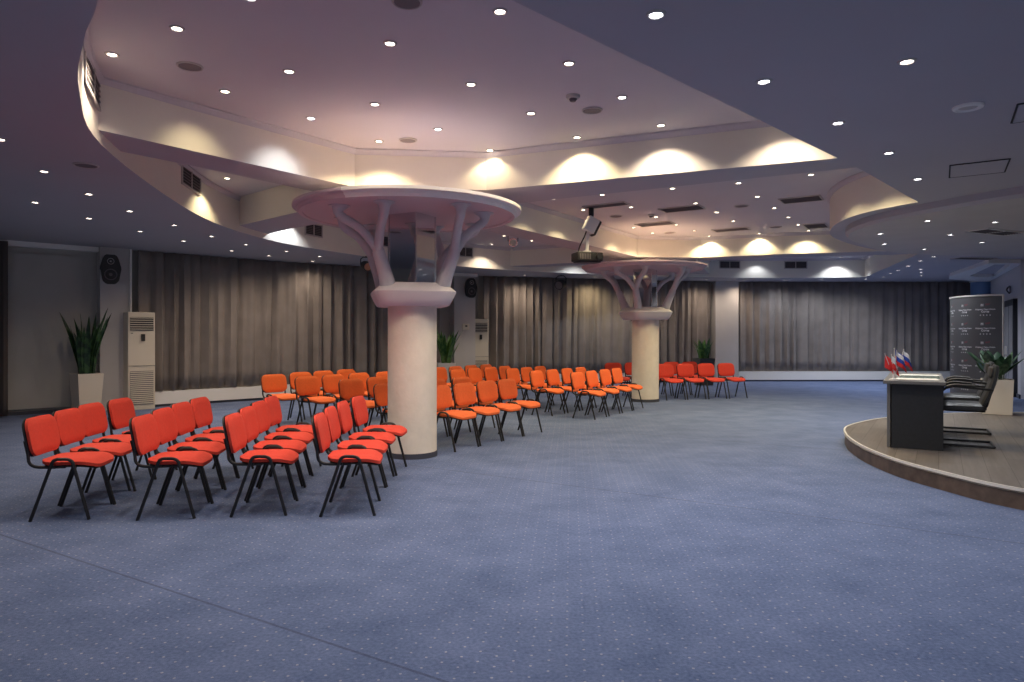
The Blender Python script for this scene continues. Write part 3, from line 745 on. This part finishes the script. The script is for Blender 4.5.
wall_speaker(-1.18, 18.14, 2.65, math.radians(28), 1.0, 'black two-cone wall speaker on the pilaster right of the near column')

# ---------------------------------------------------------------- air conditioners
def air_con(x, y, rz, label):
    t = thing('floor_air_conditioner', label, 'air conditioner', (x, y, 0), rz)
    bm = B(); box(bm, (0, 0, .92), (.47, .32, 1.84), bev=.012); obj('cabinet', bm, M['ac'], t)
    bm = B(); box(bm, (0, -.171, 1.62), (.40, .012, .25)); o = obj('air_outlet', bm, M['vent'], t)
    bm = B()
    for i in range(6): box(bm, (0, -.18, 1.52+.042*i), (.40, .012, .012), Matrix.Rotation(.5, 3, 'X'))
    obj('louvres', bm, M['ac'], o)
    bm = B(); box(bm, (.02, -.176, 1.36), (.07, .012, .13), bev=.004); obj('control_panel', bm, M['blackp'], t)
    bm = B(); box(bm, (-.17, -.173, 1.44), (.035, .004, .012)); obj('badge', bm, M['vent'], t)
    bm = B(); box(bm, (0, -.171, .42), (.40, .008, .62)); o = obj('air_intake', bm, M['spk'], t)
    bm = B()
    for i in range(17): box(bm, (0, -.178, .125+.0365*i), (.40, .012, .019))
    obj('slats', bm, M['ac'], o)
    bm = B(); box(bm, (0, -.172, .83), (.46, .004, .008)); obj('panel_seam', bm, M['spk'], t)
    bm = B(); tube(bm, [(-.12, .1, 1.84), (-.12, .1, 3.04)], .02, 8); obj('pipe', bm, M['white'], t)
    return t
air_con(-7.10, 13.0, math.radians(44), 'tall cream floor air conditioner beside the left planter')
air_con(-.9, 18.55, math.radians(14), 'tall cream floor air conditioner behind the orange chairs, right of the middle pilaster')
t = thing('thermostat', 'small cream thermostat box on the pilaster right of near column', 'thermostat', (-1.23, 18.125, 1.63), math.radians(28))
bm = B(); box(bm, (0, 0, 0), (.2, .04, .16), bev=.008); obj('case', bm, M['ac'], t)
bm = B(); box(bm, (.01, -.022, .02), (.06, .006, .04)); obj('display', bm, M['blackp'], t)

# ---------------------------------------------------------------- planters
def planter(name, label, x, y, z, rz, w0, w1, h, potm, leafm, n, lh, spread, broad=False, seed=1, top=None):
    t = thing(name, label, 'plant', (x, y, z), rz); rnd = random.Random(seed)
    bm = B(); a, b = w0/2, w1/2; th = .02
    rings = []
    for r, zz in ((a, 0), (b, h), (b-th, h), (b-th-.01, h-.06)):
        rings.append([bm.verts.new((sx*r, sy*r, zz)) for sx, sy in ((-1, -1), (1, -1), (1, 1), (-1, 1))])
    for p, q in zip(rings, rings[1:]):
        for k in range(4): bm.faces.new((p[k], p[(k+1) % 4], q[(k+1) % 4], q[k]))
    bm.faces.new(rings[0][::-1]); obj('pot', bm, M[potm], t)
    bm = B(); c = b-th-.008; lathe(bm, [(.001, h-.045), (c*.7, h-.05), (c*1.3, h-.06)], n=4, a0=PI/4, a1=PI/4+2*PI); obj('soil', bm, M['soil'], t)
    for i in range(n):
        ph = 2*PI*i/n*1.0+rnd.uniform(-.4, .4); r0 = rnd.uniform(.1, .8)*b*.75
        L = lh*rnd.uniform(.55, 1.0); lean = spread*rnd.uniform(.2, 1.0)
        bx, by = r0*math.cos(ph), r0*math.sin(ph); bm = B(); rows = []
        tw = rnd.uniform(-.8, .8); NN = 12
        W = (.075 if broad else .040)*rnd.uniform(.8, 1.15)
        for k in range(NN+1):
            q = k/NN
            if broad:
                wd = .006+W*max(0, math.sin(PI*min(1, max(0, (q-.35)/.65))))**.8; ln = lean*q**1.3; zz = L*(q-.25*lean*q*q)
            else:
                wd = W*(.55+.75*math.sin(PI*min(1, q*.75+.12)))*(1-q**5)+.001; ln = lean*q**1.7; zz = L*q*(1-.12*lean)
            cx, cy = bx+math.cos(ph)*ln*L, by+math.sin(ph)*ln*L
            aa = ph+PI/2+tw*q*(.3 if broad else 1)
            dx, dy = math.cos(aa)*wd, math.sin(aa)*wd; nx, ny = -math.sin(aa), math.cos(aa)
            cu = wd*.35
            rows.append([bm.verts.new((cx-dx, cy-dy, h-.06+zz)), bm.verts.new((cx+nx*cu, cy+ny*cu, h-.06+zz-.004)), bm.verts.new((cx+dx, cy+dy, h-.06+zz)), bm.verts.new((cx+nx*(cu-.006), cy+ny*(cu-.006), h-.06+zz+.004))])
        for p, q in zip(rows, rows[1:]):
            for k in range(4): bm.faces.new((p[k], p[(k+1) % 4], q[(k+1) % 4], q[k]))
        obj('leaf', bm, M[leafm], t, True)
    return t
planter('potted_snake_plant', 'tall dark snake plant in a cream tapered planter by the left wall', -7.655, 12.28, 0, math.radians(52), .33, .42, .72, 'pot', 'leaf', 28, 1.32, .30, seed=5)
planter('potted_snake_plant', 'bright green grassy plant in white pot, just right of the near column', -1.66, 17.0, 0, .3, .34, .44, .72, 'white', 'leaf2', 34, .95, .5, seed=8)
planter('potted_snake_plant', 'small green plant in a dark pot left of the far right pilaster', 5.42, 19.3, 0, .2, .38, .46, .76, 'potd', 'leaf2', 22, .66, .45, seed=3)
planter('potted_broad_leaf_plant', 'broad-leaved plant in a beige planter on the stage beside the right wall', 7.60, 10.7, .178, -.60, .38, .42, .54, 'pot', 'leaf3', 26, .60, .75, True, seed=11)

# ---------------------------------------------------------------- stage
st = spline([(11.2, 10.95), (8.6, 10.95), (7.2, 10.85), (6.3, 10.6), (5.56, 10.2), (5.0, 9.75), (4.5, 9.2), (4.2, 8.6), (4.0, 8.0), (3.87, 7.4), (3.82, 6.75), (3.88, 6.2), (4.02, 5.6), (4.4, 5.0), (5.0, 4.45), (6.0, 4.0), (7.5, 3.8), (11.2, 3.8)], 5)
st = ccw([(p.x, p.y) for p in st])
t = thing('stage', 'low round-fronted stage platform with grey wood floor at right', 'stage', (0, 0, 0))
bm = B(); flat(bm, [offset(st, .012)], .172); strip(bm, offset(st, .012), .15, .172); obj('deck', bm, M['stage'], t)
bm = B(); strip(bm, offset(st, .006), 0, .145); obj('side_board', bm, M['stageside'], t, True)
bm = B(); a = offset(st, -.006); b = offset(st, .014); strip(bm, a, .15, .174); strip(bm, b, .14, .174); flat(bm, [a, b[::-1]], .175); flat(bm, [a, b[::-1]], .14); obj('edge_trim', bm, M['edge'], t)

# ---------------------------------------------------------------- desk
ux = Vector((.857, -.515, 0)); uy = Vector((.515, .857, 0))
fl = Vector((4.125, 7.5, .175))
t = thing('desk', 'charcoal speaker desk with pale grey top standing on the stage', 'desk', fl, math.atan2(ux.y, ux.x))
Ld, Wd = 1.95, .52
bm = B(); box(bm, (Wd/2-.01, Ld/2-.02, .715), (Wd+.06, Ld+.10, .03), bev=.003); obj('desk_top', bm, M['deskg'], t)
bm = B(); box(bm, (Wd/2-.01, -.066, .715), (Wd+.06, .006, .032)); obj('edge_band', bm, M['deskd'], t)
for yy in (.02, Ld-.45):
    bm = B(); box(bm, (Wd/2+.02, yy, .35), (Wd-.04, .03, .70)); obj('end_panel', bm, M['deskd'], t)
bm = B(); box(bm, (.01, Ld/2-.2, .35), (.03, Ld-.40, .70)); tag(obj('front_panel', bm, M['deskg'], t), 'pale grey front panel')
def on_desk(x, y, z=0): return fl+ux*x+uy*y+Vector((0, 0, .7305+z))
for i, (x, y, r, lb) in enumerate(((.27, .45, .1, 'white paper sheet on the desk, nearer of two'), (.3, 1.35, -.15, 'white paper sheet on the desk, farther of two'))):
    bm = B(); box(bm, (0, 0, .001), (.42, .30, .002)); o = obj('paper_sheet', bm, M['paper']); o.location = on_desk(x, y); o.rotation_euler = (0, 0, math.atan2(ux.y, ux.x)+r)
    tag(o, lb, 'paper', 'papers on the desk')
bm = B(); box(bm, (0, 0, .003), (.40, .52, .006), bev=.002); o = obj('glass_desk_pad', bm, M['glass']); o.location = on_desk(.3, .9); o.rotation_euler = (0, 0, math.atan2(ux.y, ux.x)); tag(o, 'greenish glass desk pad between two paper sheets on the desk', 'desk pad')
# table flags on one stand
fp = on_desk(.06, .10)
t = thing('flag_stand', 'small round desk stand with a white base at the desk corner', 'flag stand', fp)
bm = B(); lathe(bm, [(.05, 0), (.05, .012), (.02, .022), (.018, .06), (.001, .062)], n=20, capb=True); obj('base', bm, M['white'], t, True)
def small_flag(dx, dy, h, bands, label, ph):
    t = thing('table_flag', label, 'flag', fp+Vector((dx*.12, dy*.12, .055)), 0, 'table flags on the desk')
    top = Vector((dx*.9, dy*.9, h)); bm = B(); tube(bm, [(0, 0, 0), top], .0035, 6); obj('pole', bm, M['edge'], t)
    bm = B(); lathe(bm, [(.001, .012), (.006, .006), (.001, 0)], top, 8); obj('finial', bm, M['edge'], t)
    # drooping cloth: folds fall from the pole top
    bm = B(); nu, nv = 10, 12; g = []
    for j in range(nv+1):
        v = j/nv; row_ = []
        for i in range(nu+1):
            u = i/nu
            x = .008+u*(.09+.03*v)*math.cos(ph); y = u*.09*math.sin(ph)+.016*math.sin(u*7+ph*3+v)
            p = top*(1-.0)+Vector((x-dx*.5*v*.0, y, -.15*v-.09*u-.0))
            row_.append(bm.verts.new(p))
        g.append(row_)
    for a, b in zip(g, g[1:]):
        for i in range(nu):
            f = bm.faces.new((a[i], a[i+1], b[i+1], b[i])); f.material_index = min(len(bands)-1, int(g.index(a)/nv*len(bands)))
    o = obj('cloth', bm, [M[k] for k in bands], t, True); md = o.modifiers.new('s', 'SOLIDIFY'); md.thickness = .0015
small_flag(-.10, .0, .235, ['fred'], 'plain red flag, leftmost on the desk stand', .2)
small_flag(-.045, -.03, .225, ['fwhite', 'fred'], 'white and red flag, second from left on the desk stand', .5)
small_flag(.01, -.03, .265, ['fwhite', 'fblue', 'fred'], 'white, blue and red flag in the middle of the desk stand', .1)
small_flag(.03, .05, .29, ['fblue', 'fred'], 'blue and red flag behind the middle one on the stand', -.3)
small_flag(.105, .0, .275, ['fwhite', 'fblue', 'fred'], 'white, blue and red flag, rightmost on the desk stand', .3)

# ---------------------------------------------------------------- conference chairs
def conf_chair(x, y, label):
    h = math.atan2(.515, -.857)
    t = thing('conference_chair', label, 'chair', (x, y, .175), h, 'black cantilever chairs at the desk')
    # local +X faces the desk
    bm = B(); pad(bm, .47, .50, .08, lambda a, b, c: Vector((a+.02, b, .44+c-.03*max(0, (a-.1)/.13)**2)), r=.07); obj('seat', bm, M['leather'], t, True)
    th = math.radians(17)
    def fb(a, b, c):
        bend = .03*math.cos(a*6)-.02
        return Vector((-.25-a*math.sin(th)+(c-bend)*math.cos(th), b, .665+a*math.cos(th)+c*math.sin(th)))
    bm = B(); pad(bm, .49, .46, .055, fb, r=.06); bk = obj('backrest', bm, M['leather'], t, True)
    bm = B(); pad(bm, .13, .40, .05, lambda a, b, c: fb(a+.15, b, c+.03), r=.05); obj('headroll', bm, M['leather'], bk, True)
    for s in (-1, 1):
        y_ = s*.225
        bm = B()
        path = spline([(-.28, y_, .015), (.0, y_, .015), (.22, y_, .015), (.275, y_, .03), (.29, y_, .08), (.26, y_, .3), (.235, y_*1.08, .42), (.22, y_*1.12, .55), (.18, y_*1.12, .63), (.08, y_*1.12, .665), (-.12, y_*1.12, .65), (-.27, y_*1.06, .635)], 5)
        tube(bm, path, .0135, 10); obj('frame_tube', bm, M['black'], t, True)
        bm = B(); tube(bm, spline([(.17, y_*1.12, .652), (.08, y_*1.12, .682), (-.1, y_*1.12, .672)], 5), .02, 10, flat=.7); obj('armrest', bm, M['blackp'], t, True)
        bm = B(); tube(bm, [(-.18, y_*.9, .41), (-.215, y_*.9, .46), (-.25, y_*.9, .60)], .012, 8); obj('back_bracket', bm, M['black'], t, True)
    bm = B(); tube(bm, [(-.28, -.225, .015), (-.28, .225, .015)], .0135, 8); tube(bm, [(.2, -.23, .40), (.2, .23, .40)], .012, 8); tube(bm, [(-.16, -.2, .40), (-.16, .2, .40)], .012, 8)
    for s in (-1, 1): tube(bm, [(.25, s*.225, .40), (-.2, s*.21, .40)], .012, 8)
    obj('cross_bar', bm, M['black'], t, True)
conf_chair(5.08, 7.70, 'black leather cantilever chair, nearer of two behind the desk')
conf_chair(5.75, 8.72, 'black leather cantilever chair, farther of two behind the desk')

# ---------------------------------------------------------------- banner wall
bp_ = [Vector((9.86, 13.7, 0))]; u_ = Vector((-.82, .57, 0)); v_ = Vector((.57, .82, 0))
for i in range(50):
    s_ = (i+.5)*.03
    ph_ = 8*s_/.27 if s_ < .27 else 8+42*(s_-.27)/.45 if s_ < .72 else 50+26*(s_-.72)/.5 if s_ < 1.22 else 76+4*(s_-1.22)/.3
    ph_ = math.radians(ph_); bp_.append(bp_[-1]+(u_*math.cos(ph_)+v_*math.sin(ph_))*.03)
bp_ = bp_[::-1]
bl = [0]
for a, b in zip(bp_, bp_[1:]): bl.append(bl[-1]+(b-a).length)
def bat(s, off=0):
    i = max(j for j in range(len(bl)-1) if bl[j] <= max(0, s)); tt = (s-bl[i])/(bl[i+1]-bl[i]); p = bp_[i].lerp(bp_[i+1], tt)
    d = (bp_[i+1]-bp_[i]).normalized(); return p+Vector((-d.y, d.x, 0))*-off, d
t = thing('banner_wall', 'grey curved pop-up banner with rows of white hotel lettering, behind the stage', 'banner', (0, 0, 0))
def wrap(bm, s0, z0, off):
    for v in bm.verts:
        x, z = v.co.x, v.co.y; p, _ = bat(min(bl[-1]-.001, max(.001, s0+x)), off+v.co.z); v.co = (p.x, p.y, z0+z)
bm = B(); n = 40; rows = []
for i in range(n+1):
    s = bl[-1]*.999*i/n; a, _ = bat(s, .0); b, _ = bat(s, -.05)
    rows.append([bm.verts.new((a.x, a.y, .02)), bm.verts.new((a.x, a.y, 2.20)), bm.verts.new((b.x, b.y, 2.20)), bm.verts.new((b.x, b.y, .02))])
for p, q in zip(rows, rows[1:]):
    for k in range(4): bm.faces.new((p[k], p[(k+1) % 4], q[(k+1) % 4], q[k]))
bm.faces.new(rows[0]); bm.faces.new(rows[-1][::-1]); obj('panel', bm, M['banner'], t)
bm = B(); rows = []
for i in range(n+1):
    s = bl[-1]*.999*i/n; a, _ = bat(s, .015); b, _ = bat(s, -.065)
    rows.append([bm.verts.new((a.x, a.y, 2.20)), bm.verts.new((a.x, a.y, 2.235)), bm.verts.new((b.x, b.y, 2.235)), bm.verts.new((b.x, b.y, 2.20))])
for p, q in zip(rows, rows[1:]):
    for k in range(4): bm.faces.new((p[k], p[(k+1) % 4], q[(k+1) % 4], q[k]))
bm.faces.new(rows[0]); bm.faces.new(rows[-1][::-1]); obj('top_rail', bm, M['bannertop'], t)
bm = B(); a, _ = bat(bl[-1]-.001, .01); tube(bm, [(a.x, a.y, .02), (a.x, a.y, 2.22)], .018, 8); obj('side_rail', bm, M['bannertop'], t)
def text_mesh(txt, size):
    c = D.curves.new('t', 'FONT'); c.body = txt; c.size = size; c.align_x = 'CENTER'; c.offset = size*.035; c.resolution_u = 2
    o = D.objects.new('t', c); COL.objects.link(o); dg = bpy.context.evaluated_depsgraph_get()
    me = D.meshes.new_from_object(o.evaluated_get(dg)); D.objects.remove(o); return me
lines = [(text_mesh('\u041c\u0430\u0440\u0438\u043d\u0441 \u041f\u0430\u0440\u043a \u041e\u0442\u0435\u043b\u044c', .036), 0), (text_mesh('\u0421\u043e\u0447\u0438', .055), -.052)]
def star(bm, cx, cy, r):
    v = [bm.verts.new((cx+(r if k % 2 == 0 else r*.42)*math.sin(PI*k/5), cy+(r if k % 2 == 0 else r*.42)*math.cos(PI*k/5), 0)) for k in range(10)]
    bm.faces.new(v[::-1])
smax = bl[-1]
cols = [bl[-1]-1.22, bl[-1]-.72, bl[-1]-.30]
for ci, sc in enumerate(cols):
    for r in range(5):
        z0 = 1.92-.385*r; bm = B()
        for me, dy in lines:
            b2 = B(); b2.from_mesh(me); bmesh.ops.translate(b2, vec=(0, dy, 0), verts=b2.verts); tm = D.meshes.new('x'); b2.to_mesh(tm); b2.free(); bm.from_mesh(tm)
        for k in range(4): star(bm, (k-1.5)*.055, -.105, .017)
        # emblem letter shape: small white M-like mark
        for q in ([(-.075, .075), (-.062, .075), (-.062, .125), (-.075, .125)], [(-.045, .075), (-.032, .075), (-.032, .125), (-.045, .125)], [(-.066, .125), (-.053, .095), (-.041, .125), (-.053, .108)]):
            bm.faces.new([bm.verts.new((x, y, 0)) for x, y in q])
        wrap(bm, sc, z0, .006); lg = obj('lettering', bm, M['text'], t)
        bm = B(); pts = [(.0, .085), (.015, .12), (.03, .09), (.045, .125), (.06, .1), (.08, .13)]
        for (a, b), (c, d) in zip(pts, pts[1:]): bm.faces.new([bm.verts.new(p) for p in ((a, b, 0), (c, d, 0), (c, d+.012, 0), (a, b+.012, 0))])
        wrap(bm, sc, z0, .006); obj('emblem', bm, M['redp'], lg)
bpy.context.view_layer.update()

# ---------------------------------------------------------------- right corner: pillar, door, camera
t = thing('round_pillar', 'glossy blue round pillar rising behind the banner', 'pillar', (13.75, 20.0, 0))
bm = B(); lathe(bm, [(.27, 0), (.27, 3.05)], n=32, capb=True); obj('shaft', bm, M['bluecol'], t, True)
bm = B(); lathe(bm, [(.30, 2.96), (.30, 3.05)], n=32, capb=True); obj('collar', bm, M['edge'], t, True)
a = Vector((12.42, 17.2)); b = Vector((11.47, 15.52)); d = (b-a); Ld_ = d.length; d.normalize(); nr = Vector((d.y, -d.x))
if nr.x > 0: nr = -nr
rz = math.atan2(d.y, d.x)
t = thing('double_door', 'x', 'door', (a.x+nr.x*.02, a.y+nr.y*.02, 0), rz); t.name = 'door_1'; t['kind'] = 'structure'; t['label'] = 'dark framed double door in the right wall'
bm = B()
for xx in (0, Ld_): box(bm, (xx, 0, 1.1), (.12, .10, 2.2))
box(bm, (Ld_/2, 0, 2.18), (Ld_+.12, .10, .12)); obj('door_frame', bm, M['doorf'], t)
for k in (0, 1):
    bm = B(); box(bm, (Ld_*(.25+.5*k), .01, 1.06), (Ld_/2-.09, .05, 2.1), bev=.006); o = obj('door_leaf', bm, M['doorp'], t)
    bm = B(); tube(bm, [(Ld_/2+(.1 if k else -.1), -.07, .95), (Ld_/2+(.1 if k else -.1), -.07, 1.15)], .012, 8); obj('door_handle', bm, M['edge'], o)
p = Vector((12.55, 17.45)); p = Vector((1006*1.0, 0)); 
r_ = Vector(((1012-512)/F, 1)); wa = Vector((14.6, 21.1)); wb = Vector((11.25, 15.1)); dd = wb-wa; tt = (wa.x*dd.y-wa.y*dd.x)/(r_.x*dd.y-r_.y*dd.x); q = r_*tt
t = thing('wall_lamp', 'small dark hook-shaped fitting on the right wall above the door', 'wall fitting', (q.x-.05, q.y+.02, CAMZ+(HZ-289.5)*q.y/F), rz)
bm = B(); tube(bm, spline([(0, 0, .08), (.06, -.03, .05), (.02, -.05, .0), (-.03, -.03, -.04), (.03, 0, -.09)], 4), .018, 8); obj('arm', bm, M['black'], t, True)
bm = B(); box(bm, (0, .02, 0), (.05, .03, .16)); obj('plate', bm, M['spk'], t)
